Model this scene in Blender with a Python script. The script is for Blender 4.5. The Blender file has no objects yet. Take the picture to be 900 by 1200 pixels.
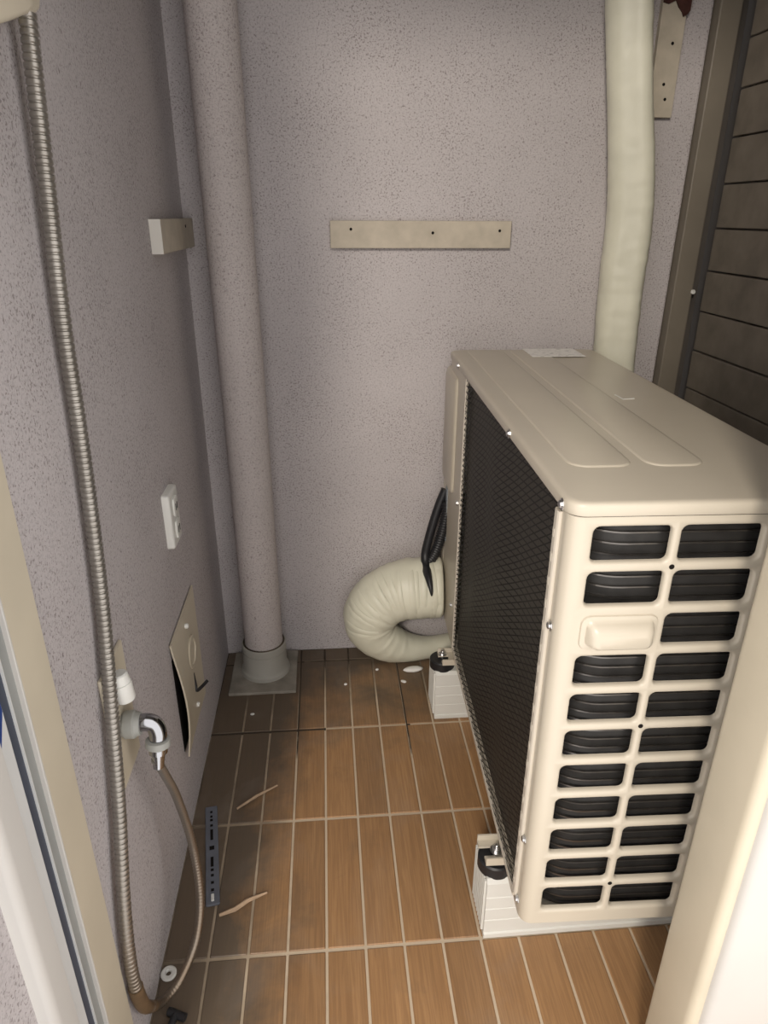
import bpy, bmesh, math, random
from mathutils import Matrix, Vector, noise
random.seed(7)
sc = bpy.context.scene
COL = sc.collection
R = math.radians

# ------------------------------------------------------------------ camera
cam_d = bpy.data.cameras.new('camera')
cam_d.sensor_fit = 'VERTICAL'
cam_d.sensor_height = 24.0
cam_d.lens = 24.0 * 797.7 / 1200.0
cam_d.clip_start = 0.02
cam = bpy.data.objects.new('camera', cam_d)
COL.objects.link(cam)
cx = Vector((0.996, -0.084, 0.004)); cf = Vector((0.078, 0.913, -0.400)).normalized()
cx = (cx - cf * cx.dot(cf)).normalized(); cu = cx.cross(cf)
cam.matrix_world = Matrix(((cx.x, cu.x, -cf.x, 0), (cx.y, cu.y, -cf.y, 0), (cx.z, cu.z, -cf.z, 1.25), (0, 0, 0, 1)))
sc.camera = cam

# ------------------------------------------------------------------ light
w = bpy.data.worlds.new('world'); sc.world = w
w.use_nodes = True
w.node_tree.nodes['Background'].inputs[0].default_value = (1.0, 0.955, 0.93, 1)
w.node_tree.nodes['Background'].inputs[1].default_value = 1.55


def area(name, loc, target, size, power, color):
    d = bpy.data.lights.new(name, 'AREA'); d.shape = 'DISK'; d.size = size; d.energy = power; d.color = color
    o = bpy.data.objects.new(name, d); COL.objects.link(o)
    o.location = loc
    o.rotation_euler = (Vector(target) - Vector(loc)).to_track_quat('-Z', 'Y').to_euler()
    return o


area('room_lamp', (-1.10, -2.8, 3.0), (0.25, 1.6, 0.7), 0.60, 96, (1.0, 0.90, 0.78))

vs = sc.view_settings
sc.display_settings.display_device = 'sRGB'
vs.view_transform = 'Standard'; vs.look = 'None'; vs.gamma = 1.0; vs.use_curve_mapping = False
vs.exposure = 0.24

# ------------------------------------------------------------------ materials


def new_mat(name, rough=0.5, spec=0.5, metal=0.0):
    m = bpy.data.materials.new(name); m.use_nodes = True
    b = m.node_tree.nodes['Principled BSDF']
    b.inputs['Roughness'].default_value = rough
    b.inputs['Specular IOR Level'].default_value = spec
    b.inputs['Metallic'].default_value = metal
    return m, m.node_tree, b


def N(nt, kind, **kw):
    n = nt.nodes.new(kind)
    for k, v in kw.items():
        if k in n.inputs: n.inputs[k].default_value = v
        else: setattr(n, k, v)
    return n


def ramp(nt, src, stops):
    r = nt.nodes.new('ShaderNodeValToRGB')
    e = r.color_ramp.elements
    e[0].position, e[0].color = stops[0][0], (*stops[0][1], 1)
    e[1].position, e[1].color = stops[1][0], (*stops[1][1], 1)
    for p, c in stops[2:]:
        x = e.new(p); x.color = (*c, 1)
    nt.links.new(src, r.inputs[0])
    return r.outputs[0]


def mix(nt, fac, a, b, mode='MIX'):
    n = nt.nodes.new('ShaderNodeMix'); n.data_type = 'RGBA'; n.blend_type = mode
    for i, v in ((0, fac), (6, a), (7, b)):
        if isinstance(v, (int, float)): n.inputs[i].default_value = v
        elif isinstance(v, tuple): n.inputs[i].default_value = (*v, 1)
        else: nt.links.new(v, n.inputs[i])
    return n.outputs[2]


def math_n(nt, op, a, b=None, clamp=False):
    n = nt.nodes.new('ShaderNodeMath'); n.operation = op; n.use_clamp = clamp
    for i, v in ((0, a), (1, b)):
        if v is None: continue
        if isinstance(v, (int, float)): n.inputs[i].default_value = v
        else: nt.links.new(v, n.inputs[i])
    return n.outputs[0]


def pos(nt):
    return nt.nodes.new('ShaderNodeNewGeometry').outputs['Position']


def tex(nt, vec, scale, detail=2.0, rough=0.5, dist=0.0):
    n = N(nt, 'ShaderNodeTexNoise', Scale=scale, Detail=detail, Roughness=rough, Distortion=dist)
    if vec is not None: nt.links.new(vec, n.inputs['Vector'])
    return n.outputs['Fac']


def scaled(nt, vec, s):
    n = nt.nodes.new('ShaderNodeMapping'); n.inputs['Scale'].default_value = s
    nt.links.new(vec, n.inputs['Vector'])
    return n.outputs[0]


def bump(nt, b, h, strength, dist):
    n = N(nt, 'ShaderNodeBump', Strength=strength, Distance=dist)
    nt.links.new(h, n.inputs['Height']); nt.links.new(n.outputs[0], b.inputs['Normal'])


def plain(name, col, rough=0.5, spec=0.5, metal=0.0, var=0.06, scale=9.0, bmp=0.0):
    m, nt, b = new_mat(name, rough, spec, metal)
    p = pos(nt)
    n = tex(nt, p, scale, 4)
    lo = tuple(c * (1 - var) for c in col); hi = tuple(min(1, c * (1 + var)) for c in col)
    nt.links.new(ramp(nt, n, [(0.3, lo), (0.7, hi)]), b.inputs['Base Color'])
    if bmp: bump(nt, b, tex(nt, p, 220, 2), bmp, 0.001)
    return m


def plaster(name, base, speck, density=0.585, speck_amt=0.52, bmp=0.2):
    m, nt, b = new_mat(name, 0.75, 0.25)
    p = pos(nt)
    cloud = tex(nt, p, 2.6, 4)
    lo = tuple(c * 0.92 for c in base); hi = tuple(c * 1.06 for c in base)
    c = ramp(nt, cloud, [(0.3, lo), (0.7, hi)])
    fine = tex(nt, p, 240, 2, 0.6)
    c = mix(nt, ramp(nt, fine, [(0.38, (0.40,) * 3), (0.52, (0.0,) * 3)]), c, tuple(x * 0.62 for x in base))
    s1 = tex(nt, p, 260, 1.5, 0.5, 0.5)
    patch = tex(nt, p, 7, 3)
    thr = math_n(nt, 'SUBTRACT', s1, math_n(nt, 'MULTIPLY', math_n(nt, 'SUBTRACT', patch, 0.5), -0.18))
    f = ramp(nt, thr, [(density, (0,) * 3), (density + 0.07, (speck_amt,) * 3)])
    c = mix(nt, f, c, speck)
    s2 = tex(nt, p, 95, 1.5, 0.5, 0.3)
    c = mix(nt, ramp(nt, s2, [(0.72, (0,) * 3), (0.77, (speck_amt,) * 3)]), c, speck)
    nt.links.new(c, b.inputs['Base Color'])
    bump(nt, b, tex(nt, p, 170, 3, 0.6), bmp, 0.002)
    return m


M = {}
M['plaster'] = plaster('wall_plaster', (0.49, 0.458, 0.46), (0.10, 0.07, 0.065))
M['pipe_paint'] = plaster('pipe_paint', (0.52, 0.475, 0.46), (0.14, 0.10, 0.10), 0.60, 0.5, 0.12)
M['unit'] = plain('unit_enamel', (0.53, 0.48, 0.39), 0.32, 0.5, var=0.02)
M['unit_strip'] = plain('net_strip_plastic', (0.58, 0.53, 0.45), 0.45, 0.4, var=0.03)
M['tape'] = plain('wrapping_tape', (0.66, 0.65, 0.53), 0.42, 0.45, var=0.05, scale=14)
M['cream'] = plain('cream_plastic', (0.55, 0.495, 0.385), 0.4, 0.4, var=0.04)
M['batten'] = plain('batten_paint', (0.47, 0.42, 0.34), 0.6, 0.3, var=0.10, scale=30, bmp=0.2)
M['batten_end'] = plain('batten_end_grain', (0.62, 0.60, 0.55), 0.6, 0.3, var=0.05)
M['white'] = plain('white_plastic', (0.70, 0.70, 0.66), 0.4, 0.4, var=0.03)
M['block'] = plain('block_plastic', (0.66, 0.66, 0.62), 0.5, 0.35, var=0.03)
M['white_paint'] = plain('white_paint', (0.52, 0.505, 0.475), 0.45, 0.4, var=0.02)
M['sash'] = plain('sash_paint', (0.60, 0.61, 0.60), 0.45, 0.4, var=0.03)
M['grey_frame'] = plain('grey_gasket', (0.27, 0.28, 0.27), 0.5, 0.4, var=0.08)
M['slot_dark'] = plain('track_groove_shade', (0.05, 0.06, 0.085), 0.5, 0.4, var=0.1)
M['black'] = plain('black_rubber', (0.014, 0.014, 0.016), 0.45, 0.45, var=0.1)
M['black_gap'] = plain('cavity_black', (0.012, 0.010, 0.009), 0.9, 0.1, var=0.1)
M['steel'] = plain('zinc_steel', (0.62, 0.62, 0.62), 0.28, 0.5, 1.0, var=0.08)
M['chrome'] = plain('chrome', (0.40, 0.41, 0.43), 0.14, 0.5, 1.0, var=0.05)
M['grey_plastic'] = plain('grey_nut_plastic', (0.34, 0.345, 0.32), 0.45, 0.4, var=0.05)
M['post'] = plain('post_aluminium', (0.185, 0.162, 0.128), 0.5, 0.4, var=0.08)
M['post_dark'] = plain('channel_aluminium', (0.10, 0.088, 0.078), 0.55, 0.4, var=0.1)
M['board'] = plain('fence_board', (0.235, 0.205, 0.168), 0.6, 0.3, var=0.18, scale=16, bmp=0.2)
M['concrete'] = plain('mortar', (0.27, 0.248, 0.21), 0.85, 0.2, var=0.22, scale=22, bmp=0.5)
M['strap'] = plain('strap_plastic', (0.125, 0.135, 0.16), 0.5, 0.4, var=0.12, scale=30)
M['splinter'] = plain('raw_wood', (0.42, 0.30, 0.20), 0.7, 0.2, var=0.15, scale=60)
M['foam'] = plain('foam', (0.75, 0.74, 0.71), 0.8, 0.2, var=0.04)
M['blue'] = plain('blue_film', (0.012, 0.045, 0.20), 0.4, 0.4, var=0.1)
M['rust'] = plain('rust_stain', (0.06, 0.025, 0.02), 0.8, 0.2, var=0.3, scale=60)
M['soffit'] = plain('soffit_paint', (0.42, 0.40, 0.38), 0.8, 0.2, var=0.05)
M['coil'] = plain('coil_fins', (0.020, 0.019, 0.018), 0.5, 0.4, var=0.3, scale=40)
M['coil_edge'] = plain('coil_rib', (0.16, 0.15, 0.14), 0.28, 0.5, 0.9, var=0.15, scale=40)
M['net'] = plain('net_cord', (0.010, 0.010, 0.010), 0.6, 0.3, var=0.2, scale=60)


def fin_mat():
    m, nt, b = new_mat('fin_face', 0.5, 0.35, 0.0)
    p = pos(nt)
    n = tex(nt, scaled(nt, p, (1, 120, 3)), 6, 2)
    nt.links.new(ramp(nt, n, [(0.3, (0.035, 0.030, 0.025)), (0.7, (0.10, 0.088, 0.072))]), b.inputs['Base Color'])
    return m


M['fin'] = fin_mat()


def tile_mat():
    m, nt, b = new_mat('wood_look_tile', 0.42, 0.4)
    p = pos(nt)
    tc = nt.nodes.new('ShaderNodeTexCoord').outputs['Object']
    rnd = nt.nodes.new('ShaderNodeObjectInfo').outputs['Random']
    off = nt.nodes.new('ShaderNodeCombineXYZ')
    nt.links.new(math_n(nt, 'MULTIPLY', rnd, 37.0), off.inputs[0]); nt.links.new(math_n(nt, 'MULTIPLY', rnd, 91.0), off.inputs[1])
    v = nt.nodes.new('ShaderNodeVectorMath'); v.operation = 'ADD'
    nt.links.new(tc, v.inputs[0]); nt.links.new(off.outputs[0], v.inputs[1])
    wv = v.outputs[0]
    broad = tex(nt, scaled(nt, wv, (22, 3.0, 1)), 1.0, 4, 0.6, 0.8)
    grain = tex(nt, scaled(nt, wv, (260, 9, 1)), 1.0, 3, 0.6, 0.3)
    c = ramp(nt, broad, [(0.30, (0.315, 0.176, 0.080)), (0.72, (0.40, 0.234, 0.110))])
    c = mix(nt, ramp(nt, grain, [(0.42, (0.42,) * 3), (0.60, (0,) * 3)]), c, (0.21, 0.115, 0.056))
    tint = ramp(nt, rnd, [(0.0, (0.86, 0.86, 0.88)), (1.0, (1.10, 1.08, 1.05))])
    c = mix(nt, 1.0, c, tint, 'MULTIPLY')
    # grime, denser by the walls; the left side also has shade painted in
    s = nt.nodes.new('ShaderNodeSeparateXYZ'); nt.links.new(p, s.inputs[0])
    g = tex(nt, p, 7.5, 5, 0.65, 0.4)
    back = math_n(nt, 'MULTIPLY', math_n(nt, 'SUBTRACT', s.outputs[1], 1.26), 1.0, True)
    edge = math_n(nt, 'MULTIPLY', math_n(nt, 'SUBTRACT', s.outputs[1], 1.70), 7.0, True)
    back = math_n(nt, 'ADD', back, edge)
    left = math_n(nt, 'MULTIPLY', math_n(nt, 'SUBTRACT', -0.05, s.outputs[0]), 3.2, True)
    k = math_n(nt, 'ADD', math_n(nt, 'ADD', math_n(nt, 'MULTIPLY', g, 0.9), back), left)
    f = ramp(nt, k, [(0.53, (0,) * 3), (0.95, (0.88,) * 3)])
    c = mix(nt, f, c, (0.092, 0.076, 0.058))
    dust = tex(nt, p, 5.0, 4, 0.6, 1.0)
    c = mix(nt, ramp(nt, dust, [(0.52, (0,) * 3), (0.72, (0.17,) * 3)]), c, (0.30, 0.265, 0.23))
    nt.links.new(c, b.inputs['Base Color'])
    nt.links.new(ramp(nt, g, [(0.3, (0.36,) * 3), (0.7, (0.55,) * 3)]), b.inputs['Roughness'])
    bump(nt, b, grain, 0.12, 0.001)
    return m


M['tile'] = tile_mat()


def grout_mat():
    m, nt, b = new_mat('grout', 0.85, 0.2)
    p = pos(nt)
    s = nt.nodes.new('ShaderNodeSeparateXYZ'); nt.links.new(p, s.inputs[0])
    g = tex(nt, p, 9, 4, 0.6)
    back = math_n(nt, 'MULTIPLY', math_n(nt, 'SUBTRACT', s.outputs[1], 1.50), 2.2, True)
    left = math_n(nt, 'MULTIPLY', math_n(nt, 'SUBTRACT', -0.05, s.outputs[0]), 1.6, True)  # left joints darkened like the tiles: grime and painted shade
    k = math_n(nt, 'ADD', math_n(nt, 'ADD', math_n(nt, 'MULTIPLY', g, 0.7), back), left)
    # dirt packed into the wider joints between whole tiles towards the back wall
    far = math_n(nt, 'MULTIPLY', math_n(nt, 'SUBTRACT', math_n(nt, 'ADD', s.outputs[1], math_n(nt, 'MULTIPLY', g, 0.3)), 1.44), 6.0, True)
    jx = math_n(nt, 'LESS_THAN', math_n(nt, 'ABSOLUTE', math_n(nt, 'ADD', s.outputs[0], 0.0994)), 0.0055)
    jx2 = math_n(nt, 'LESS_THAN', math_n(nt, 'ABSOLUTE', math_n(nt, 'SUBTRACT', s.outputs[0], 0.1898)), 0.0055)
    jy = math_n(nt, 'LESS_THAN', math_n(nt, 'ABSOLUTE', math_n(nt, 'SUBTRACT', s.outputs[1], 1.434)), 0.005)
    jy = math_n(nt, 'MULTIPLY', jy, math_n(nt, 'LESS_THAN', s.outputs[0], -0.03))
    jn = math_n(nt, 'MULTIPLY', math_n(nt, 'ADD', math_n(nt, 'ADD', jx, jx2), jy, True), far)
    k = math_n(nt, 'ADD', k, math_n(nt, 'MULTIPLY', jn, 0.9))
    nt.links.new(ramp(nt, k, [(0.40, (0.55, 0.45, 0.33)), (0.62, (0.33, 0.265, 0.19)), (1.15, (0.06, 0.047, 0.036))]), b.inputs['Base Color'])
    return m


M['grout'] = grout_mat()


def hose_mat():
    m, nt, b = new_mat('spiral_conduit_metal', 0.40, 0.5, 0.85)
    p = pos(nt)
    n = tex(nt, p, 20, 3)
    s = nt.nodes.new('ShaderNodeSeparateXYZ'); nt.links.new(p, s.inputs[0])
    low = ramp(nt, s.outputs[2], [(0.10, (0.22, 0.15, 0.09)), (0.45, (0.42, 0.40, 0.365))])
    nt.links.new(mix(nt, n, low, (0.26, 0.24, 0.21)), b.inputs['Base Color'])
    return m


M['hose'] = hose_mat()


def label_mat():
    m, nt, b = new_mat('printed_label', 0.35, 0.4)
    tc = nt.nodes.new('ShaderNodeTexCoord').outputs['Object']
    n = tex(nt, scaled(nt, tc, (60, 160, 1)), 1.0, 2)
    nt.links.new(ramp(nt, n, [(0.38, (0.50, 0.50, 0.48)), (0.44, (0.85, 0.84, 0.81))]), b.inputs['Base Color'])
    return m


M['label'] = label_mat()
M['label_blue'] = plain('blue_grey_label', (0.33, 0.37, 0.40), 0.4, 0.4, var=0.15, scale=40)

# ------------------------------------------------------------------ mesh helpers


class MB:
    def __init__(self):
        self.v = []; self.f = []

    def add(self, vs, fs):
        o = len(self.v); self.v += [tuple(x) for x in vs]; self.f += [tuple(i + o for i in f) for f in fs]

    def box(self, x0, x1, y0, y1, z0, z1):
        self.add([(x, y, z) for z in (z0, z1) for y in (y0, y1) for x in (x0, x1)],
                 [(0, 2, 3, 1), (4, 5, 7, 6), (0, 1, 5, 4), (2, 6, 7, 3), (0, 4, 6, 2), (1, 3, 7, 5)])
        return self

    def loops(self, ls, cap0=True, cap1=True, closed=True):
        n = len(ls[0]); o = len(self.v)
        for l in ls: self.v += [tuple(p) for p in l]
        for i in range(len(ls) - 1):
            for j in range(n if closed else n - 1):
                k = (j + 1) % n
                self.f.append((o + i * n + j, o + i * n + k, o + (i + 1) * n + k, o + (i + 1) * n + j))
        if cap0: self.f.append(tuple(o + j for j in reversed(range(n))))
        if cap1: self.f.append(tuple(o + (len(ls) - 1) * n + j for j in range(n)))
        return self

    def tube(self, pts, rad, seg=12, cap=True):
        """tube along points (Vectors); rad: number or list of radii or of (a, b)"""
        pts = [Vector(p) for p in pts]
        t0 = (pts[1] - pts[0]).normalized()
        up = Vector((0, 0, 1)) if abs(t0.z) < 0.9 else Vector((0, 1, 0))
        nrm = (up - t0 * up.dot(t0)).normalized()
        ls = []
        for i, p in enumerate(pts):
            a = pts[max(0, i - 1)]; c = pts[min(len(pts) - 1, i + 1)]
            t = (c - a).normalized()
            nrm = (nrm - t * nrm.dot(t)).normalized(); bn = t.cross(nrm)
            r = rad[i] if isinstance(rad, (list, tuple)) else rad
            ls.append([p + nrm * (math.cos(2 * math.pi * j / seg) * r) + bn * (math.sin(2 * math.pi * j / seg) * r) for j in range(seg)])
        return self.loops(ls, cap, cap)

    def cyl(self, p0, p1, r0, r1=None, seg=20):
        return self.tube([p0, p1], [r0, r0 if r1 is None else r1], seg)

    def lathe(self, p0, axis, prof, seg=24, cap0=True, cap1=True):
        """prof: list of (distance along axis, radius)"""
        p0 = Vector(p0); a = Vector(axis).normalized()
        u = a.orthogonal().normalized(); v = a.cross(u)
        ls = [[p0 + a * d + u * (math.cos(2 * math.pi * j / seg) * r) + v * (math.sin(2 * math.pi * j / seg) * r) for j in range(seg)] for d, r in prof]
        return self.loops(ls, cap0, cap1)

    def prism(self, poly, h, axis='z', base=0.0):
        def mk(p, d):
            a, b = p
            return {'z': (a, b, d), 'x': (d, a, b), 'y': (a, d, b)}[axis]
        return self.loops([[mk(p, base) for p in poly], [mk(p, base + h) for p in poly]])


def rr(x0, x1, y0, y1, r, n=5):
    """rounded rectangle, counter-clockwise, 4*(n+1) points starting on the right bottom corner"""
    pts = []
    for cxx, cyy, a0 in ((x1 - r, y0 + r, -90), (x1 - r, y1 - r, 0), (x0 + r, y1 - r, 90), (x0 + r, y0 + r, 180)):
        for i in range(n + 1):
            a = R(a0 + 90 * i / n)
            pts.append((cxx + r * math.cos(a), cyy + r * math.sin(a)))
    return pts


def build(name, mb, mat, parent=None, world=True, smooth=None, bevel=0.0, bseg=2, subsurf=0):
    me = bpy.data.meshes.new(name)
    me.from_pydata(mb.v, [], mb.f)
    bm = bmesh.new(); bm.from_mesh(me)
    bmesh.ops.remove_doubles(bm, verts=bm.verts, dist=1e-6)
    bmesh.ops.recalc_face_normals(bm, faces=bm.faces)
    if bevel:
        es = [e for e in bm.edges if len(e.link_faces) == 2 and e.calc_face_angle(0) > R(35)]
        bmesh.ops.bevel(bm, geom=es, offset=bevel, segments=bseg, profile=0.5, affect='EDGES', clamp_overlap=True)
    if parent is not None and world:
        bm.transform(wm(parent).inverted())
    bm.to_mesh(me); bm.free()
    me.materials.append(mat)
    if smooth is not None:
        me.polygons.foreach_set('use_smooth', [True] * len(me.polygons))
        if smooth < 180: me.set_sharp_from_angle(angle=R(smooth))
    o = bpy.data.objects.new(name, me); COL.objects.link(o)
    if parent is not None: o.parent = parent
    return o


def wm(o):
    m = Matrix.Translation(o.location) @ o.rotation_euler.to_matrix().to_4x4()
    return wm(o.parent) @ m if o.parent else m


def tag(o, label, cat, group=None, kind=None):
    o['label'] = label
    if cat: o['category'] = cat
    if group: o['group'] = group
    if kind: o['kind'] = kind
    return o


def thing(name, label, cat, loc, rz=0.0, group=None):
    o = bpy.data.objects.new(name, None); COL.objects.link(o)
    o.empty_display_size = 0.05
    o.location = loc; o.rotation_euler = (0, 0, rz)
    return tag(o, label, cat, group)


def struct(o, label):
    o['kind'] = 'structure'; o['label'] = label
    return o


def spline(pts, n):
    """Catmull-Rom through tuples of any length"""
    out = []
    P = [pts[0]] + list(pts) + [pts[-1]]
    for i in range(1, len(P) - 2):
        for k in range(n):
            t = k / n
            out.append(tuple(0.5 * ((2 * b) + (c - a) * t + (2 * a - 5 * b + 4 * c - d) * t * t + (3 * b - a - 3 * c + d) * t ** 3)
                             for a, b, c, d in zip(P[i - 1], P[i], P[i + 1], P[i + 2])))
    out.append(tuple(pts[-1]))
    return out


def resample(pts, step):
    """points (x,y,z,extra...) at an even step along the path"""
    out = [pts[0]]; acc = 0.0
    for a, b in zip(pts, pts[1:]):
        L = math.dist(a[:3], b[:3])
        if L < 1e-9: continue
        d = step - acc
        while d <= L:
            t = d / L; out.append(tuple(x + (y - x) * t for x, y in zip(a, b))); d += step
        acc = (acc + L) % step if acc + L >= step else acc + L
    return out


# ------------------------------------------------------------------ setting
XL, YB, XR = -0.33, 1.80, 0.899
H = 2.35
struct(build('wall_left', MB().box(XL - 0.12, XL, 0.38, YB, -0.1, H), M['plaster']), 'speckled lilac grey plaster wall along the left side')
struct(build('wall_back', MB().box(XL - 0.12, XR, YB, YB + 0.12, -0.1, H), M['plaster'], bevel=0.006), 'speckled lilac grey plaster wall at the back behind the unit')
struct(build('ceiling', MB().box(XL - 0.12, 1.15, 0.66, YB + 0.12, H, H + 0.1), M['soffit']), 'unseen painted soffit added over the alcove to keep off sky light')  # out of view, added so open sky does not light the unit's top

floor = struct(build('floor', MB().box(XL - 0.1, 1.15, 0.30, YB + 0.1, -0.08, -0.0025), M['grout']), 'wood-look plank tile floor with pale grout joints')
tile_mesh = {}
xs = [-0.176 + 0.0723 * k for k in range(-2, 16)]
xs = [XL] + [x for x in xs if x > XL + 0.01]
ys = [0.30, 0.541, 0.838, 1.139, 1.434, 1.735, YB]
for j in range(len(ys) - 1):
    for i in range(len(xs) - 1):
        gx0 = 0.0042 if abs((xs[i] + 0.0994) / 0.0723 % 4) < 0.1 else 0.0026
        gx1 = 0.0042 if abs((xs[i + 1] + 0.0994) / 0.0723 % 4) < 0.1 else 0.0026
        x0, x1, y0, y1 = xs[i] + gx0, xs[i + 1] - gx1, ys[j] + 0.0035, ys[j + 1] - 0.0035
        key = (round(x1 - x0, 4), round(y1 - y0, 4))
        if key not in tile_mesh:
            hx, hy = (x1 - x0) / 2, (y1 - y0) / 2
            mb = MB()
            l0 = [(a, b, -0.006) for a, b in rr(-hx, hx, -hy, hy, 0.001, 1)]
            l1 = [(a, b, -0.0012) for a, b in rr(-hx, hx, -hy, hy, 0.001, 1)]
            l2 = [(a, b, 0.0) for a, b in rr(-hx + 0.0015, hx - 0.0015, -hy + 0.0015, hy - 0.0015, 0.001, 1)]
            mb.loops([l0, l1, l2])
            o = build('tile', mb, M['tile'], floor, world=False)
            tile_mesh[key] = o.data
        else:
            o = bpy.data.objects.new('tile', tile_mesh[key]); COL.objects.link(o); o.parent = floor
        o.location = ((x0 + x1) / 2, (y0 + y1) / 2, random.uniform(-0.0006, 0.0))

# doorway: left jamb profile on the left wall, right jamb with the white wall beside it
d1 = struct(build('door_1', MB().box(XL - 0.02, XL + 0.005, 0.606, 0.674, 0.0, 2.04), M['cream'], bevel=0.002), 'cream sliding door jamb standing against the left wall')
build('jamb_edge', MB().box(XL - 0.02, XL + 0.006, 0.6025, 0.606, 0.0, 2.04), M['white_paint'], d1, bevel=0.001)
build('weather_strip', MB().box(XL - 0.02, XL + 0.0005, 0.583, 0.6025, 0.0, 2.04), M['grey_frame'], d1)
build('track_lip', MB().box(XL - 0.02, XL + 0.003, 0.5812, 0.583, 0.0, 2.04), M['sash'], d1)
build('track_groove', MB().box(XL - 0.02, XL + 0.0005, 0.563, 0.5812, 0.0, 2.04), M['slot_dark'], d1)  # flush strip, its dark colour stands for the shade inside the groove
build('sash', MB().box(XL - 0.02, XL + 0.004, 0.524, 0.563, 0.0, 2.04), M['sash'], d1, bevel=0.0015)
mb = MB(); q = [(XL, 0.480), (XL, 0.524), (XL + 0.016, 0.524)] + [(XL + 0.016 - 0.011 * (1 - math.cos(a)), 0.496 - 0.013 * math.sin(a)) for a in [R(15 * i) for i in range(7)]]
mb.prism(q, 2.04); build('casing', mb, M['white_paint'], d1, smooth=40)
mb = MB().prism([(0.526, 0.745), (0.5595, 0.805), (0.5615, 0.90), (0.526, 0.90)], 0.0012, 'x', XL + 0.004)
fm = build('film', mb, M['blue'], d1); fm['label'] = 'dark blue film on the white sash'

d2 = struct(build('door_2', MB().box(0.47, 0.56, 0.540, 0.632, 0.0, 2.04), M['cream'], bevel=0.012, bseg=4, smooth=40), 'cream door jamb in front of the outdoor unit on the right')
struct(build('wall_right', MB().box(0.484, 1.15, 0.530, 0.64, 0.0, H), M['white_paint'], bevel=0.012, bseg=4, smooth=40), 'bright white wall beside the right door jamb')
struct(build('trim_1', MB().box(XL - 0.02, 0.484, 0.52, 0.66, 2.02, H), M['white_paint'], bevel=0.003), 'unseen white head over the doorway, placed to shade the wall top')  # out of view, set so its shadow dims the top of the back wall


# ------------------------------------------------------------------ outdoor unit
TH = R(-1.75)
U0 = Vector((0.287, 0.726, 0.0))
unit = thing('outdoor_unit', 'beige outdoor air conditioning unit on two white plastic blocks', 'air conditioner', U0, TH)
UW, UL, ZB, ZT = 0.36, 0.985, 0.193, 0.917      # body width, length, bottom and top (under the lid)


def upart(name, mb, mat, parent=None, **k):
    return build(name, mb, mat, parent or unit, world=False, **k)


# end panel with slots (local v = 0 plane, outward = -v)
pm = MB()
edge_r = 0.020
rows_c = [0.8785 - 0.0631 * i for i in range(11)]
hp = 0.0631 / 2
zt_r, zb_r = rows_c[0] + hp, rows_c[10] - hp
colsx = [(0.0200, 0.1365, 0.0320, 0.1310), (0.1365, 0.2540, 0.1430, 0.2465)]


def quad_panel(x0, x1, z0, z1):
    pm.add([(x0, 0, z0), (x1, 0, z0), (x1, 0, z1), (x0, 0, z1)], [(0, 1, 2, 3)])


def slot_cell(cx0, cx1, cz0, cz1, x0, x1, z0, z1):
    n = 5; r = 0.0085
    lo = [(a, 0.0, b) for a, b in rr(x0 - 0.0035, x1 + 0.0035, z0 - 0.0035, z1 + 0.0035, r + 0.003, n)]
    l1 = [(a, 0.0015, b) for a, b in rr(x0 - 0.0012, x1 + 0.0012, z0 - 0.0012, z1 + 0.0012, r + 0.001, n)]
    l2 = [(a, 0.005, b) for a, b in rr(x0, x1, z0, z1, r, n)]
    l3 = [(a, 0.009, b) for a, b in rr(x0, x1, z0, z1, r, n)]
    o = len(pm.v)
    pm.loops([lo, l1, l2, l3], False, False)
    corners = [(cx1, 0, cz0), (cx1, 0, cz1), (cx0, 0, cz1), (cx0, 0, cz0)]
    c = len(pm.v); pm.v += corners
    for k in range(4):
        for i in range(n):
            pm.f.append((c + k, o + k * (n + 1) + i, o + k * (n + 1) + i + 1))
        a = o + k * (n + 1) + n; b = o + ((k + 1) % 4) * (n + 1)
        pm.f.append((c + k, a, b, c + (k + 1) % 4))


for i, zc in enumerate(rows_c):
    for j, (a, b, s0, s1) in enumerate(colsx):
        if j == 0 and i == 2: quad_panel(a, b, zc - hp, zc + hp)
        else: slot_cell(a, b, zc - hp, zc + hp, s0, s1, zc - 0.0245, zc + 0.0245)
quad_panel(0.254, UW - edge_r, zb_r, zt_r)
for z0, z1 in ((ZB, zb_r), (zt_r, ZT)):
    for a, b in ((0.02, 0.1365), (0.1365, 0.254), (0.254, UW - edge_r)): quad_panel(a, b, z0, z1)
for side in (0, 1):                      # rounded vertical corners running back along both long sides
    prof = []
    for k in range(9):
        a = R(90 * k / 8)
        x = edge_r - edge_r * math.sin(a); y = edge_r - edge_r * math.cos(a)
        prof.append((x if side == 0 else UW - x, y))
    prof.append((0.0 if side == 0 else UW, 0.034))
    pm.loops([[(x, y, ZB) for x, y in prof], [(x, y, ZT) for x, y in prof]], False, False, closed=False)
panel = upart('end_panel', pm, M['unit'], smooth=40)
panel['label'] = 'slotted beige end panel'
for z in (rows_c[0] - hp, rows_c[4] - hp, rows_c[9] - hp):
    upart('screw_hole', MB().cyl((0.137, -0.0006, z), (0.137, 0.002, z), 0.0035, seg=12), M['black_gap'], panel)
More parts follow.
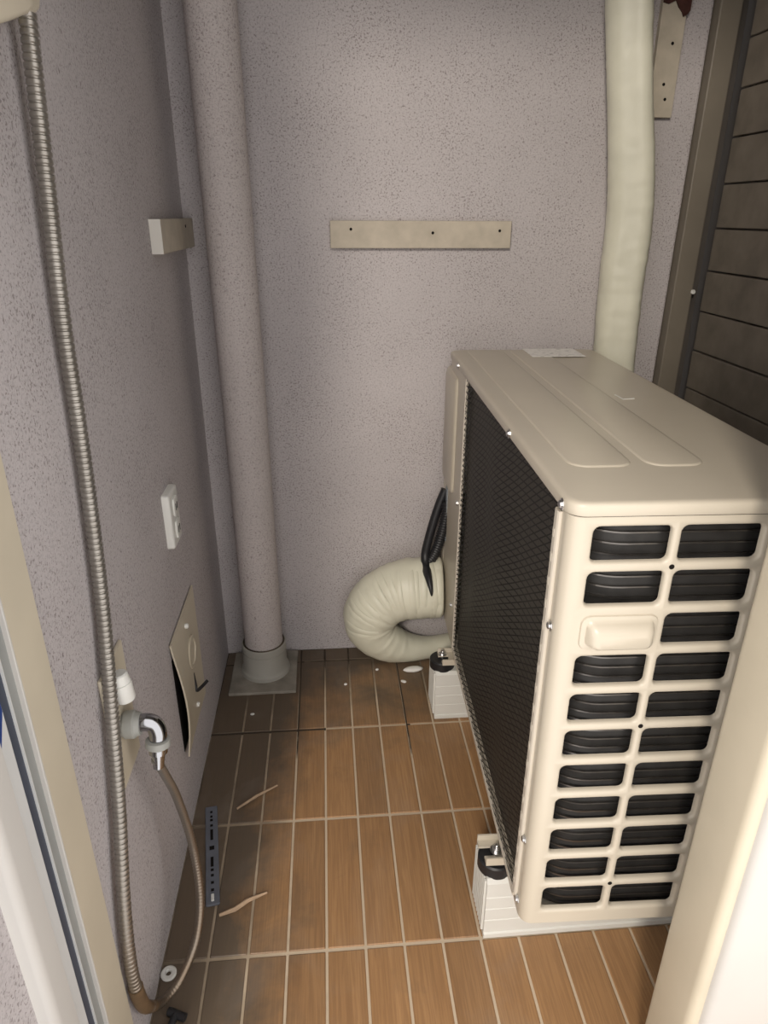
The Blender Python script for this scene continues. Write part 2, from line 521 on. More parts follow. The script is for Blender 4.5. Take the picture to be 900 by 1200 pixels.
# moulded hand grip in the third left row
gm = MB(); zc = rows_c[2]
gx0, gx1, gz0, gz1 = 0.0305, 0.1330, zc - 0.026, zc + 0.026
gl = []
for dx, dz0, dz1, y, r in ((0, 0, 0, 0.0005, 0.012), (0.001, 0.001, 0.001, -0.0025, 0.012), (0.003, 0.003, 0.003, -0.003, 0.011),
                           (0.007, 0.007, 0.0065, -0.004, 0.010), (0.009, 0.0085, 0.009, -0.009, 0.009), (0.013, 0.009, 0.015, -0.016, 0.009), (0.020, 0.012, 0.022, -0.019, 0.006)):
    gl.append([(a, y, b) for a, b in rr(gx0 + dx, gx1 - dx * 0.8, gz0 + dz0, gz1 - dz1, r)])
gm.loops(gl, False, True)
upart('hand_grip', gm, M['unit'], smooth=50)

# body walls behind the end panel: back section of the left side, right side, far end, base
bm_ = MB()
bm_.box(0.0, 0.004, 0.755, UL, ZB, ZT)
bm_.box(0.0, 0.004, 0.034, 0.755, ZB, 0.207)
bm_.box(UW - 0.004, UW, 0.034, UL, ZB, ZT)
bm_.box(0.004, UW - 0.004, UL - 0.004, UL, ZB, ZT)
bm_.box(0.004, UW - 0.004, 0.012, UL - 0.004, ZB, ZB + 0.004)
upart('casing', bm_, M['unit'])
# coil: dark fin block wrapping the left side and the slotted end
path = [(0.022, 0.74)]
cr = 0.065; c0 = (0.022 + cr, 0.026 + cr)
path += [(c0[0] - cr * math.cos(R(9 * k)), c0[1] - cr * math.sin(R(9 * k))) for k in range(11)]
path += [(UW - 0.012, 0.026)]


def offset_path(d):
    out = [(path[0][0] + d, path[0][1])]
    out += [(c0[0] - (cr - d) * math.cos(R(9 * k)), c0[1] - (cr - d) * math.sin(R(9 * k))) for k in range(11)]
    out.append((path[-1][0], path[-1][1] + d))
    return out


cm = MB(); inner = offset_path(0.03)
poly = path + inner[::-1]
cm.loops([[(x, y, ZB + 0.006) for x, y in poly], [(x, y, ZT - 0.003) for x, y in poly]])
coil = upart('coil', cm, M['coil'], smooth=40)
coil['label'] = 'dark finned heat exchanger coil'
rib = None
zr = ZB + 0.012; k = 0
while zr < ZT - 0.01:
    if rib is None:
        rm = MB(); po = offset_path(-0.0035)[1:]
        rm.loops([[(x, y, -0.0011) for x, y in po], [(x, y, 0.0011) for x, y in po]], False, False, closed=False)
        pi = offset_path(0.001)[1:]
        rm.loops([[(x, y, -0.0011) for x, y in pi], [(x, y, -0.0011) for x, y in po]], False, False, closed=False)
        rm.loops([[(x, y, 0.0011) for x, y in po], [(x, y, 0.0011) for x, y in pi]], False, False, closed=False)
        rib = upart('coil_rib', rm, M['coil_edge'], coil); ro = rib
    else:
        ro = rib.copy(); COL.objects.link(ro); ro.parent = coil
    ro.location = (0, 0, zr); zr += 0.0158
# fin face under the net and the net itself
fm_ = MB(); fm_.box(0.012, 0.020, 0.045, 0.755, 0.207, ZT)
upart('fin_face', fm_, M['fin'])


def drape(v, z):
    s = (v - 0.045) / 0.71; t = (z - 0.207) / 0.71
    e = min(1.0, 5 * s, 5 * (1 - s), 6 * t, 6 * (1 - t)); e = max(e, 0)
    return e * (0.004 + 0.0045 * math.sin(9 * s + 5.0 * t + 1.1 * math.sin(4 * t)) + 0.003 * math.sin(17 * s - 7 * t) + 0.002 * noise.noise((6 * s, 6 * t, 1.7)))


nm = MB(); v0, v1, z0, z1 = 0.046, 0.754, 0.208, ZT - 0.001
wd = 0.0026
for kk, pitch in ((0.64, 0.0125), (0.12, 0.0143)):        # the net hangs askew: two strand directions
    c = pitch * 0.5
    while c < (v1 - v0) * kk + (z1 - z0):
        va, vb = max(v0, v0 + (c - (z1 - z0)) / kk), min(v1, v0 + c / kk)
        n = 22; pts = []
        for i in range(n + 1):
            v = va + (vb - va) * i / n
            pts.append((v, z0 + c - (v - v0) * kk))
        o = len(nm.v)
        nm.v += [(-0.001 - drape(v, z), v, z - wd * 0.5) for v, z in pts] + [(-0.001 - drape(v, z), v, z + wd * 0.5) for v, z in pts]
        for i in range(n): nm.f.append((o + i, o + i + 1, o + n + 1 + i + 1, o + n + 1 + i))
        c += pitch
net = upart('guard_net', nm, M['net'])
net['kind'] = 'stuff'; net['label'] = 'black mesh netting over the coil'
# notched retaining strip at the front edge of the net
sm = MB()
prof = [(0.002, 0.030), (-0.004, 0.030), (-0.0055, 0.033), (-0.0055, 0.043), (-0.003, 0.046), (0.002, 0.046)]
sm.loops([[(x, y, 0.222) for x, y in prof], [(x, y, 0.912) for x, y in prof]])
strip = upart('net_strip', sm, M['unit_strip'])
tooth = None
for i in range(19):
    if tooth is None: tooth = upart('notch', MB().box(-0.0062, -0.005, 0.036, 0.0425, -0.006, 0.006), M['unit_strip'], strip, bevel=0.001); o = tooth
    else: o = tooth.copy(); COL.objects.link(o); o.parent = strip
    o.location = (0, 0, 0.25 + i * 0.035)
upart('net_strip', MB().box(-0.003, 0.002, 0.046, 0.755, 0.200, 0.208), M['unit_strip'])
upart('net_strip', MB().box(-0.003, 0.002, 0.752, 0.760, 0.205, ZT), M['unit_strip'])

# lid
lm = MB(); l = []
for d, z in ((-0.003, 0.9190), (-0.004, 0.9205), (-0.004, 0.9315), (-0.003, 0.9345), (0.0005, 0.9365), (0.005, 0.937)):
    l.append([(a, b, z) for a, b in rr(d, UW - d, d, 1.0 - d, 0.022 - d * 0.5, 6)])
lm.loops(l)
lid = upart('lid', lm, M['unit'], smooth=50)
for x0, x1, y0, y1 in ((0.035, 0.126, 0.120, 0.985), (0.143, 0.228, 0.120, 0.985)):
    a = MB()
    ll = [[(p, q, z) for p, q in rr(x0 + d, x1 - d, y0 + d, y1 - d, 0.026 - d)] for d, z in ((0.0, 0.9368), (0.0012, 0.9385), (0.004, 0.9392))]
    a.loops(ll); upart('pressed_panel', a, M['unit'], lid, smooth=60)
lb = upart('label', MB().box(-0.065, 0.065, -0.052, 0.052, 0, 0.0006), M['label'], lid); lb.location = (0.244, 0.940, 0.9394); lb['label'] = 'white printed sticker at the back of the lid'
a = MB().prism([(0.243, 0.520), (0.246, 0.519), (0.2485, 0.4885), (0.270, 0.492), (0.270, 0.488), (0.246, 0.483)], 0.0008, 'z', 0.937)
upart('tape_scrap', a, M['white'], lid)


def screw(p, ax=(-1, 0, 0), parent=None, r=0.0050):
    m = MB().lathe(p, ax, [(0, r * 1.6), (0.0012, r * 1.6), (0.0013, r), (0.004, r), (0.005, r * 0.6)], 8)
    return upart('screw', m, M['steel'], parent)


for v in (0.859, 0.318, 0.024): screw((-0.0038, v, 0.925), parent=lid)
for v, z in ((0.024, 0.749), (0.026, 0.354), (0.026, 0.219)): screw((-0.0002, v, z))
screw((0.0, 0.80, 0.60)); screw((0.0, 0.815, 0.30))
# valve cover on the far end
vm = MB()
vl = []
for d, x in ((0.0, 0.10), (0.0, 0.004), (0.0015, 0.0), (0.004, -0.004), (0.012, -0.007)):
    vl.append([(x, a, b) for a, b in rr(0.868 + d, 1.036 - d * 0.6, 0.592 + d * 0.3, 0.893 - d, 0.016)])
vm.loops(vl)
vc = upart('valve_cover', vm, M['unit'], smooth=50)
screw((0.0, 1.026, 0.600), parent=vc)
upart('flange', MB().box(-0.001, 0.09, UL, UL + 0.045, 0.20, 0.592), M['unit'], vc, bevel=0.002)
lb2 = upart('label', MB().box(-0.0016, -0.0004, 0.955, 0.985, 0.42, 0.575), M['label_blue'], vc)
# slotted foot brackets under the casing
for vb in (0.150, 0.745):
    fb = MB()
    zz0, zz1 = 0.176, 0.181
    fb.box(-0.012, UW + 0.02, vb - 0.027, vb + 0.027, zz0, zz1)
    fb.box(-0.038, -0.012, vb + 0.010, vb + 0.027, zz0, zz1)
    fb.box(-0.031, -0.012, vb - 0.027, vb - 0.010, zz0, zz1)
    fb.box(-0.031, UW + 0.02, vb - 0.027, vb - 0.024, zz1, 0.193)
    fb.box(-0.038, UW + 0.02, vb + 0.024, vb + 0.027, zz1, 0.193)
    upart('foot_bracket', fb, M['unit'])

# ------------------------------------------------------------------ mounting blocks
first = None
for y0, lab in ((0.836, 'front white plastic mounting block under the near end of the unit'), (1.4475, 'back white plastic mounting block under the far end of the unit')):
    base = (0.2625, y0, 0.0)
    if first is None:
        first = blk = thing('mounting_block', lab, 'support block', base, 0, 'blocks under the outdoor unit')
        prof = [(0.0, 0.0), (0.0, 0.010), (0.003, 0.012)]
        for zg in (0.045, 0.075, 0.105): prof += [(0.003, zg - 0.0015), (0.0042, zg), (0.003, zg + 0.0015)]
        prof += [(0.003, 0.140), (0.010, 0.148), (0.090, 0.148), (0.095, 0.140), (0.095, 0.012), (0.098, 0.010), (0.098, 0.0)]
        b_ = MB().loops([[(0.0, a, b) for a, b in prof], [(0.47, a, b) for a, b in prof]])
        body = build('body', b_, M['block'], blk, world=False)
        rib_ = None
        for i in range(9):
            if rib_ is None: rib_ = build('end_rib', MB().box(-0.004, 0.0, -0.0022, 0.0022, 0.012, 0.142), M['block'], body, world=False); o = rib_
            else: o = rib_.copy(); COL.objects.link(o); o.parent = body
            o.location = (0, 0.012 + i * 0.0092, 0)
        px, py = 0.0, 0.0
        for kx in (0.022, 0.40):
            pad = build('rubber_pad', MB().lathe((kx, 0.040, 0.146), (0, 0, 1), [(0, 0.033), (0.022, 0.033), (0.025, 0.030)], 28), M['black'], blk, world=False, smooth=40)
            bo = build('bolt', MB().lathe((kx, 0.040, 0.171), (0, 0, 1), [(0, 0.004), (0.0045, 0.004), (0.011, 0.004), (0.0111, 0.012), (0.0125, 0.012), (0.0126, 0.0078), (0.018, 0.0078), (0.0193, 0.006), (0.0194, 0.004), (0.024, 0.004), (0.025, 0.003)], 12), M['steel'], blk, world=False, smooth=30)
    else:
        blk = first.copy(); COL.objects.link(blk); blk.location = base; blk['label'] = lab
        for ch in first.children:
            c = ch.copy(); COL.objects.link(c); c.parent = blk
            for g in ch.children:
                d = g.copy(); COL.objects.link(d); d.parent = c

# ------------------------------------------------------------------ wrapped pipe bundle: loop at the unit, along the wall, up the wall
pth = [(0.312, 1.690, 0.268, 0.086), (0.255, 1.695, 0.266, 0.087), (0.195, 1.703, 0.256, 0.086), (0.140, 1.708, 0.224, 0.083), (0.108, 1.712, 0.170, 0.078),
       (0.122, 1.714, 0.110, 0.070), (0.170, 1.716, 0.066, 0.058), (0.235, 1.722, 0.042, 0.042), (0.32, 1.735, 0.034, 0.034), (0.48, 1.745, 0.048, 0.046),
       (0.64, 1.742, 0.058, 0.052), (0.755, 1.738, 0.13, 0.056), (0.774, 1.738, 0.30, 0.056), (0.765, 1.738, 0.62, 0.056), (0.750, 1.738, 0.953, 0.056),
       (0.745, 1.738, 1.10, 0.057), (0.744, 1.738, 1.237, 0.056), (0.732, 1.738, 1.348, 0.055), (0.703, 1.738, 1.52, 0.051), (0.679, 1.738, 1.677, 0.052), (0.655, 1.738, 1.95, 0.052), (0.64, 1.738, 2.35, 0.052)]
pp = resample(spline(pth, 12), 0.006)
bn = thing('wrapped_pipe_bundle', 'cream tape-wrapped refrigerant pipes looping beside the unit and up the back wall', 'pipe', (0.235, 1.72, 0.0))
mb = MB(); rad = []; ptv = []
for i, p in enumerate(pp):
    s = i * 0.006
    big = max(0, (p[3] - 0.06) / 0.03)
    r = p[3] * (1 + 0.003 * math.sin(s * 2 * math.pi / 0.03) + 0.012 * noise.noise((s * 60, 0.3, 0.2)) * (0.5 + big) + 0.03 * noise.noise((s * 9, 4.0, 0)))
    if i == 0: r *= 0.93
    rad.append(r); ptv.append(p[:3])
mb.tube(ptv, rad, 32)
# a flat-sided, slightly creased section
nv = []
for i in range(len(ptv)):
    for j in range(32):
        x, y, z = mb.v[i * 32 + j]; c = Vector(ptv[i]); d = Vector((x, y, z)) - c
        a = 2 * math.pi * j / 32
        s = i * 0.006
        k = 1 + 0.035 * math.cos(3 * a + s * 1.5) + 0.03 * noise.noise((math.cos(a) * 2, math.sin(a) * 2 + s * 14, s * 40)) * min(1, rad[i] / 0.06)
        if ptv[i][2] > 0.2 and i > 150:
            u = Vector((d.x, d.y, 0)).normalized()
            g = math.acos(max(-1, min(1, u.dot(Vector((0.34, -0.94, 0))))))
            k += 0.09 * math.exp(-(g / 0.30) ** 2) - (0.10 * math.exp(-((g - 0.75) / 0.4) ** 2))
        elif i < 70:
            k += 0.022 * noise.noise((math.cos(a) * 3 + 5, math.sin(a) * 3, s * 55)) + 0.02 * noise.noise((s * 150, a * 0.4, 7))
        q = c + d * k
        q.y = min(q.y, 1.797); q.z = max(q.z, 0.003)
        nv.append(tuple(q))
mb.v = nv
build('wrapping', mb, M['tape'], bn, smooth=60)
# overlapping tape turns on the thick loop
for i in range(3, 46, 3):
    p = Vector(ptv[i]); t = (Vector(ptv[i + 1]) - Vector(ptv[i - 1])).normalized()
    tilt = Vector((random.uniform(-0.08, 0.08), random.uniform(-0.12, 0.12), random.uniform(-0.08, 0.08)))
    r = rad[i]
    m_ = MB().lathe(p - (t + tilt).normalized() * 0.010, (t + tilt), [(0.0, r * 1.004), (0.0010, r * 1.018), (0.012, r * 1.012), (0.019, r * 0.99)], 32, False, False)
    m_.v = [(x, min(y, 1.798), max(z, 0.002)) for x, y, z in m_.v]
    build('tape_turn', m_, M['tape'], bn, smooth=60)

cb = thing('black_cables', 'two black cables looping from the unit into the wrapped pipes', 'cable', (0.262, 1.70, 0.34))
s = spline([(0.316, 1.716, 0.560), (0.300, 1.712, 0.520), (0.283, 1.706, 0.465), (0.268, 1.700, 0.405), (0.262, 1.695, 0.370), (0.262, 1.672, 0.345), (0.262, 1.628, 0.338), (0.266, 1.602, 0.315), (0.268, 1.596, 0.296)], 6)
build('cable', MB().tube(s, [0.0125] * (len(s) - 16) + [0.0125 - 0.00072 * i for i in range(16)], 12), M['black'], cb, smooth=60)
s = resample(spline([(0.318, 1.700, 0.530), (0.314, 1.690, 0.485), (0.300, 1.685, 0.420), (0.284, 1.688, 0.370), (0.268, 1.694, 0.346)], 12), 0.0018)
build('corrugated_sleeve', MB().tube(s, [0.0145 if i % 4 < 2 else 0.0115 for i in range(len(s))], 14), M['black'], cb, smooth=60)

# ------------------------------------------------------------------ drain pipe
dp = thing('drain_pipe', 'tall painted drain pipe with a grey collar in the left back corner', 'pipe', (-0.2065, 1.70, 0.0))
mb = MB().tube([(-0.2065, 1.70, 0.09), (-0.2075, 1.70, 0.8), (-0.2125, 1.70, 1.577), (-0.215, 1.70, H)], 0.0545, 40)
build('pipe', mb, M['pipe_paint'], dp, smooth=40)
mb = MB().lathe((-0.2065, 1.70, 0.006), (0, 0, 1), [(0, 0.072), (0.012, 0.070), (0.016, 0.0655), (0.019, 0.0640), (0.075, 0.0632), (0.0752, 0.0615), (0.079, 0.0615), (0.0792, 0.0635), (0.098, 0.0635), (0.100, 0.0615), (0.100, 0.0545)], 40, True, False)
build('collar', mb, plain('collar_pvc', (0.36, 0.35, 0.31), 0.5, 0.4, var=0.06), dp, smooth=30)
build('seal_ring', MB().lathe((-0.2065, 1.70, 0.105), (0, 0, 1), [(0, 0.0555), (0, 0.0605), (0.0015, 0.0605), (0.002, 0.0555)], 40, False, False), M['grout'], dp)
mb = MB().box(-0.304, -0.114, 1.588, 1.787, -0.002, 0.008)
build('mortar_pad', mb, M['concrete'], dp, bevel=0.002)

# ------------------------------------------------------------------ battens
def batten(label, x0, x1, y0, y1, z0, z1, nails, axis, grp='painted wall battens'):
    c = ((x0 + x1) / 2, (y0 + y1) / 2, z0)
    t = thing('wall_batten', label, 'batten', c, 0, grp)
    build('board', MB().box(x0, x1, y0, y1, z0, z1), M['batten'], t, bevel=0.0012)
    for p in nails:
        build('nail', MB().lathe(p, axis, [(-0.002, 0.0035), (0.0005, 0.0035), (0.001, 0.002)], 10), M['black_gap'], t)
    return t


batten('beige horizontal batten with three nails in the middle of the back wall', 0.019, 0.464, 1.781, 1.80, 1.175, 1.237,
       [(0.069, 1.781, 1.218), (0.269, 1.781, 1.210), (0.435, 1.781, 1.215)], (0, -1, 0))
t = batten('short brown batten with a pale cut end on the left wall', XL, XL + 0.022, 1.445, 1.799, 1.178, 1.241, [(XL + 0.022, 1.70, 1.225)], (1, 0, 0))
e = build('cut_end', MB().box(XL, XL + 0.022, 1.4435, 1.446, 1.178, 1.241), M['batten_end'], t); e['label'] = 'pale cut end'
t = batten('vertical beige batten with a dark rusty top beside the wrapped pipe', 0.772, 0.830, 1.785, 1.80, 1.463, 1.70,
           [(0.807, 1.785, 1.61), (0.808, 1.785, 1.50), (0.800, 1.785, 1.53)], (0, -1, 0))
mb = MB().prism([(0.772, 1.70), (0.772, 1.686), (0.785, 1.683), (0.800, 1.690), (0.808, 1.678), (0.818, 1.668), (0.822, 1.660), (0.830, 1.664), (0.836, 1.672), (0.836, 1.70)], -0.004, 'y', 1.785)
e = build('rust_patch', mb, M['rust'], t); e['label'] = 'dark rusty patch'

# ------------------------------------------------------------------ left wall fittings
so = thing('wall_socket', 'small white double socket on the left wall above the access plate', 'socket', (XL, 1.30, 0.625))
b_ = MB()
b_.loops([[(x, a, b) for a, b in rr(1.262 + d, 1.336 - d, 0.627 + d, 0.744 - d, 0.006)] for d, x in ((0, XL), (0, XL + 0.012), (0.002, XL + 0.0145), (0.006, XL + 0.015))])
build('plate', b_, M['white'], so, smooth=45)
for zc in (0.709, 0.660):
    i_ = build('insert', MB().loops([[(x, a, b) for a, b in rr(1.284 + d, 1.315 - d, zc - 0.019 + d, zc + 0.019 - d, 0.006)] for d, x in ((0, XL + 0.014), (0.0, XL + 0.018), (0.002, XL + 0.019))]), M['white'], so, smooth=45)
    for dy in (-0.006, 0.006): build('pin_slot', MB().box(XL + 0.0185, XL + 0.0196, 1.2985 + dy - 0.002, 1.2985 + dy + 0.002, zc - 0.007, zc + 0.007), M['black_gap'], i_)

ap = thing('access_plate', 'square cream access plate peeling off the left wall at its near edge', 'wall plate', (XL, 1.28, 0.15))
mb = MB(); nx, nz = 10, 16
g0, g1 = [], []
for j in range(nz + 1):
    r0, r1 = [], []
    for i in range(nx + 1):
        f = i / nx; h = j / nz
        y = 1.165 + 0.245 * f
        z = 0.178 + (0.462 - 0.178) * h - 0.022 * f * (1 - h)
        lift = (1 - f) ** 2 * (0.017 * math.sin(math.pi * min(1, (1 - h) * 0.86)) ** 1.2)
        r0.append((XL + 0.002 + lift, y, z)); r1.append((XL + 0.0055 + lift, y, z))
    g0.append(r0); g1.append(r1)
for g in (g0, g1):
    o = len(mb.v)
    for r_ in g: mb.v += r_
    for j in range(nz):
        for i in range(nx):
            a = o + j * (nx + 1) + i; mb.f.append((a, a + 1, a + nx + 2, a + nx + 1))
W_ = (nx + 1) * (nz + 1)
for i in range(nx):
    mb.f.append((i, i + 1, W_ + i + 1, W_ + i)); k = nz * (nx + 1) + i; mb.f.append((k, k + 1, W_ + k + 1, W_ + k))
for j in range(nz):
    k = j * (nx + 1); mb.f.append((k, k + nx + 1, W_ + k + nx + 1, W_ + k)); k += nx; mb.f.append((k, k + nx + 1, W_ + k + nx + 1, W_ + k))
build('plate', mb, M['cream'], ap, smooth=30)
build('recess', MB().box(XL - 0.001, XL + 0.001, 1.172, 1.38, 0.185, 0.42), M['black_gap'], ap)
build('round_cap', MB().lathe((XL + 0.005, 1.312, 0.346), (1, 0, 0), [(0, 0.038), (0.006, 0.038), (0.007, 0.036), (0.0068, 0.030), (0.0045, 0.029)], 32), M['cream'], ap, smooth=35)
build('hook', MB().tube(spline([(XL + 0.006, 1.305, 0.292), (XL + 0.009, 1.303, 0.262), (XL + 0.011, 1.302, 0.246), (XL + 0.018, 1.318, 0.242), (XL + 0.030, 1.335, 0.247)], 5), 0.004, 8), M['black'], ap)
for y, z in ((1.290, 0.428), (1.300, 0.208)):
    build('knob', MB().lathe((XL + 0.005, y, z), (1, 0, 0), [(0, 0.006), (0.006, 0.006), (0.009, 0.004)], 12), M['white'], ap, smooth=40)

tp = thing('tap_plate', 'cream wall plate with a white tap behind the spiral conduit', 'wall plate', (XL, 0.86, 0.44))
build('plate', MB().box(XL, XL + 0.006, 0.800, 0.905, 0.445, 0.655), M['cream'], tp, bevel=0.002)
build('tap', MB().lathe((-0.309, 0.824, 0.651), (0.13, -0.05, -0.97), [(0, 0.011), (0.002, 0.0130), (0.016, 0.0140), (0.0162, 0.0150), (0.042, 0.0145), (0.045, 0.013), (0.0452, 0.008), (0.042, 0.007)], 20), M['white'], tp, smooth=40)
build('stem', MB().cyl((XL + 0.004, 0.822, 0.630), (XL + 0.02, 0.822, 0.630), 0.010), M['grey_plastic'], tp, smooth=40)

hs = thing('flexible_hose', 'spiral metal conduit and thin hose hanging down the left wall to a chrome elbow', 'hose', (-0.30, 0.75, 0.0))
cond = spline([(-0.306, 0.905, 1.445), (-0.311, 0.890, 1.286), (-0.314, 0.871, 1.129), (-0.314, 0.860, 0.981), (-0.314, 0.831, 0.773), (-0.313, 0.783, 0.595),
               (-0.313, 0.748, 0.472), (-0.314, 0.707, 0.353), (-0.315, 0.686, 0.256), (-0.315, 0.683, 0.185), (-0.316, 0.697, 0.115), (-0.316, 0.722, 0.068)], 16)
cp = resample(cond, 0.0013)
rr_ = []
for i in range(len(cp)):
    k = i % 6
    rr_.append(0.0097 if k < 4 else 0.0084)
build('conduit', MB().tube([p[:3] for p in cp], rr_, 14), M['hose'], hs, smooth=35)
thin = spline([(-0.316, 0.715, 0.078), (-0.314, 0.737, 0.046), (-0.305, 0.757, 0.028), (-0.285, 0.786, 0.030), (-0.262, 0.832, 0.065), (-0.256, 0.874, 0.12), (-0.263, 0.899, 0.22),
               (-0.272, 0.885, 0.345), (-0.277, 0.853, 0.435), (-0.279, 0.832, 0.482)], 14)
tpnt = resample(thin, 0.002)
n_ = len(tpnt)
build('hose', MB().tube([p[:3] for p in tpnt], [(0.0090 - 0.0015 * min(1, i / 40)) * (1.0 if i % 3 else 0.92) for i in range(n_)], 12), M['hose'], hs, smooth=60)
k0 = int(len(cp) * 0.915)
sl = [p[:3] for p in cp[k0::4]] + [tpnt[i][:3] for i in (8, 12, 16)]
build('sleeve', MB().tube(sl, [0.0112 - 0.0028 * (i / len(sl)) ** 2 for i in range(len(sl))], 14), plain('sleeve_brown', (0.17, 0.11, 0.06), 0.5, 0.4, 0.3, var=0.2, scale=40), hs, smooth=60)
# elbow: nut on the wall, chrome bend, nut, ferrule
el = build('elbow', MB().tube(spline([(-0.303, 0.848, 0.540), (-0.290, 0.849, 0.541), (-0.279, 0.849, 0.536), (-0.274, 0.846, 0.524), (-0.2745, 0.842, 0.508)], 6), 0.0135, 18), M['chrome'], hs, smooth=60)
build('nut', MB().lathe((XL + 0.006, 0.847, 0.5395), (1, 0.02, 0.02), [(0, 0.018), (0.004, 0.018), (0.0042, 0.021), (0.018, 0.0215), (0.020, 0.019), (0.027, 0.017)], 24), M['grey_plastic'], el, smooth=30)
build('nut', MB().lathe((-0.2745, 0.8425, 0.513), (-0.03, -0.17, -0.98), [(0, 0.0165), (0.001, 0.0185), (0.011, 0.0190), (0.013, 0.0165)], 24), M['grey_plastic'], el, smooth=30)
build('ferrule', MB().lathe((-0.275, 0.840, 0.500), (-0.06, -0.20, -0.95), [(0, 0.0145), (0.010, 0.0140), (0.0102, 0.0105), (0.035, 0.0080)], 20), M['chrome'], hs, smooth=30)

jb = thing('junction_box', 'cream junction box at the top left with the conduit entering its underside', 'box', (XL, 0.75, 1.42))
mb = MB().prism([(0.58, 1.339), (0.58, 1.70), (0.994, 1.70), (0.994, 1.480), (0.988, 1.468), (0.975, 1.461)], 0.012, 'x', XL)
build('back_plate', mb, M['cream'], jb, bevel=0.003)
mb = MB().prism([(0.59, 1.354), (0.59, 1.70), (0.820, 1.70), (0.820, 1.440), (0.815, 1.430), (0.802, 1.422)], 0.050, 'x', XL + 0.012)
build('cover', mb, M['cream'], jb, bevel=0.005, bseg=3, smooth=40)

# ------------------------------------------------------------------ fence on the right
fe = thing('board_fence', 'dark brown board fence with metal posts along the right side', 'fence', (0.98, 1.78, 0.0))
build('post', MB().box(0.900, 0.952, 1.772, 1.86, 0.0, H), M['post'], fe, bevel=0.003)
build('post_channel', MB().box(0.952, 0.980, 1.800, 1.86, 0.0, H), M['post_dark'], fe, bevel=0.002)
build('back_panel', MB().box(0.990, 1.02, 0.56, 1.86, 0.0, H), M['post_dark'], fe)
bd = None; zc = 0.032 - 0.1
zs = 0.030
while zs < H - 0.02:
    if bd is None:
        bd = build('board', MB().box(0.0, 0.016, 0.56, 1.758, 0.0, 0.0955), M['board'], fe, world=False, bevel=0.002); o = bd
    else:
        o = bd.copy(); COL.objects.link(o); o.parent = fe
    o.location = (0.972 - fe.location.x + random.uniform(0, 0.003), -fe.location.y, zs); zs += 0.0995
build('knob', MB().lathe((0.952, 1.79, 1.07), (0, -1, 0), [(0, 0.006), (0.022, 0.006), (0.024, 0.004)], 10), M['white'], fe)

# ------------------------------------------------------------------ small things on the floor
st = thing('punched_strip', 'blue grey punched plastic strip lying on the floor by the left wall', 'strip', (-0.274, 1.067, 0.0), R(9))
mb = MB()
mb.loops([[(a, b, z) for a, b in rr(-0.0135 + d, 0.0135 - d, -0.125 + d, 0.125 - d, 0.003, 2)] for d, z in ((0, 0.0), (0, 0.003), (0.001, 0.004))])
build('strip', mb, M['strap'], st, world=False)
for yy, hh, ww in ((0.108, .003, .0025), (0.095, .003, .0025), (0.085, .003, .003), (0.07, .003, .003), (0.045, .014, .003), (0.01, .005, .005), (-0.025, .012, .003), (-0.045, .003, .003), (-0.058, .003, .003), (-0.075, .003, .003), (-0.092, .003, .003)):
    build('hole', MB().box(-ww, ww, yy - hh, yy + hh, 0.0035, 0.0044), M['black_gap'], st, world=False)
build('hook_end', MB().box(-0.003, 0.003, -0.118, -0.102, 0.004, 0.0065), M['white'], st, world=False, bevel=0.001)

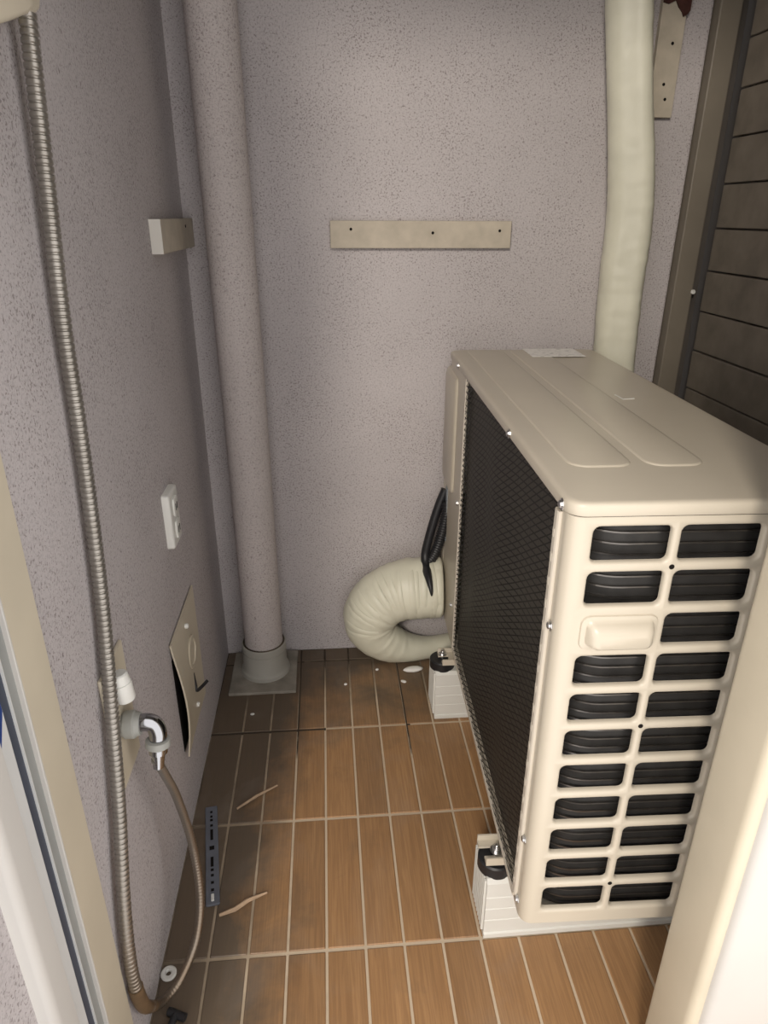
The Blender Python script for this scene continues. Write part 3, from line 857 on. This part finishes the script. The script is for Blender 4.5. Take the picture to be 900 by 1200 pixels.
tag(build('wood_splinter', MB().tube([(-0.234, 1.179, 0.004), (-0.19, 1.212, 0.007), (-0.146, 1.242, 0.004)], [0.0025, 0.0036, 0.002], 6), M['splinter']), 'thin wood splinter on the floor, the farther of two', 'splinter', 'wood splinters on the floor')
tag(build('wood_splinter', MB().tube([(-0.239, 0.920, 0.004), (-0.21, 0.930, 0.005), (-0.185, 0.945, 0.008), (-0.150, 0.961, 0.005)], [0.003, 0.0048, 0.0042, 0.002], 6), M['splinter']), 'longer wood splinter on the floor, nearer the camera', 'splinter', 'wood splinters on the floor')
mb = MB(); n = 24
ls = []
for rr0, z in ((0.0045, 0.001), (0.0135, 0.001), (0.0140, 0.004), (0.012, 0.006), (0.006, 0.006), (0.0045, 0.004), (0.0045, 0.001)):
    ls.append([(-0.314 + rr0 * math.cos(2 * math.pi * i / n), 0.816 + rr0 * math.sin(2 * math.pi * i / n), z) for i in range(n)])
mb.loops(ls, False, False)
tag(build('washer', mb, M['white'], smooth=40), 'small white plastic washer on the floor against the left wall', 'washer')
ft = thing('pipe_clip', 'dark T-shaped pipe clip on the floor below the hose loop', 'clip', (-0.285, 0.735, 0.0))
build('stem', MB().tube([(-0.300, 0.690, 0.008), (-0.287, 0.742, 0.010)], 0.006, 10), M['black'], ft, smooth=40)
build('bar', MB().tube([(-0.300, 0.748, 0.009), (-0.270, 0.735, 0.009)], 0.007, 10), M['black'], ft, smooth=40)


def chip(label, x, y, sx, sy, sz, rot, grp='white foam scraps'):
    m = MB(); n = 12; l = []
    for s, z in ((0.85, 0.0), (1.0, 0.35), (0.95, 0.75), (0.6, 1.0)):
        l.append([(x + (math.cos(a) * sx * math.cos(rot) - math.sin(a) * sy * math.sin(rot)) * s * (1 + 0.15 * noise.noise((a * 2, x * 30, 0))),
                   y + (math.cos(a) * sx * math.sin(rot) + math.sin(a) * sy * math.cos(rot)) * s * (1 + 0.15 * noise.noise((a * 2, y * 30, 3))), 0.0005 + z * sz) for a in [2 * math.pi * i / n for i in range(n)]])
    m.loops(l)
    tag(build('foam_scrap', m, M['foam'], smooth=60), label, 'scrap', grp)


chip('longest white foam scrap on the floor by the back mounting block', 0.232, 1.665, 0.030, 0.012, 0.010, 0.1)
chip('small white foam scrap in front of the longest scrap', 0.197, 1.612, 0.009, 0.005, 0.005, -0.5)
chip('tiny white foam crumb on the tiles left of the wrapped loop', 0.028, 1.613, 0.005, 0.004, 0.004, 0.3)
chip('tiny white foam crumb on the floor under the wrapped loop', 0.124, 1.675, 0.005, 0.004, 0.004, 0.3)
chip('tiny white foam crumb on the floor in front of the drain pipe', -0.229, 1.504, 0.006, 0.004, 0.003, 0.1)
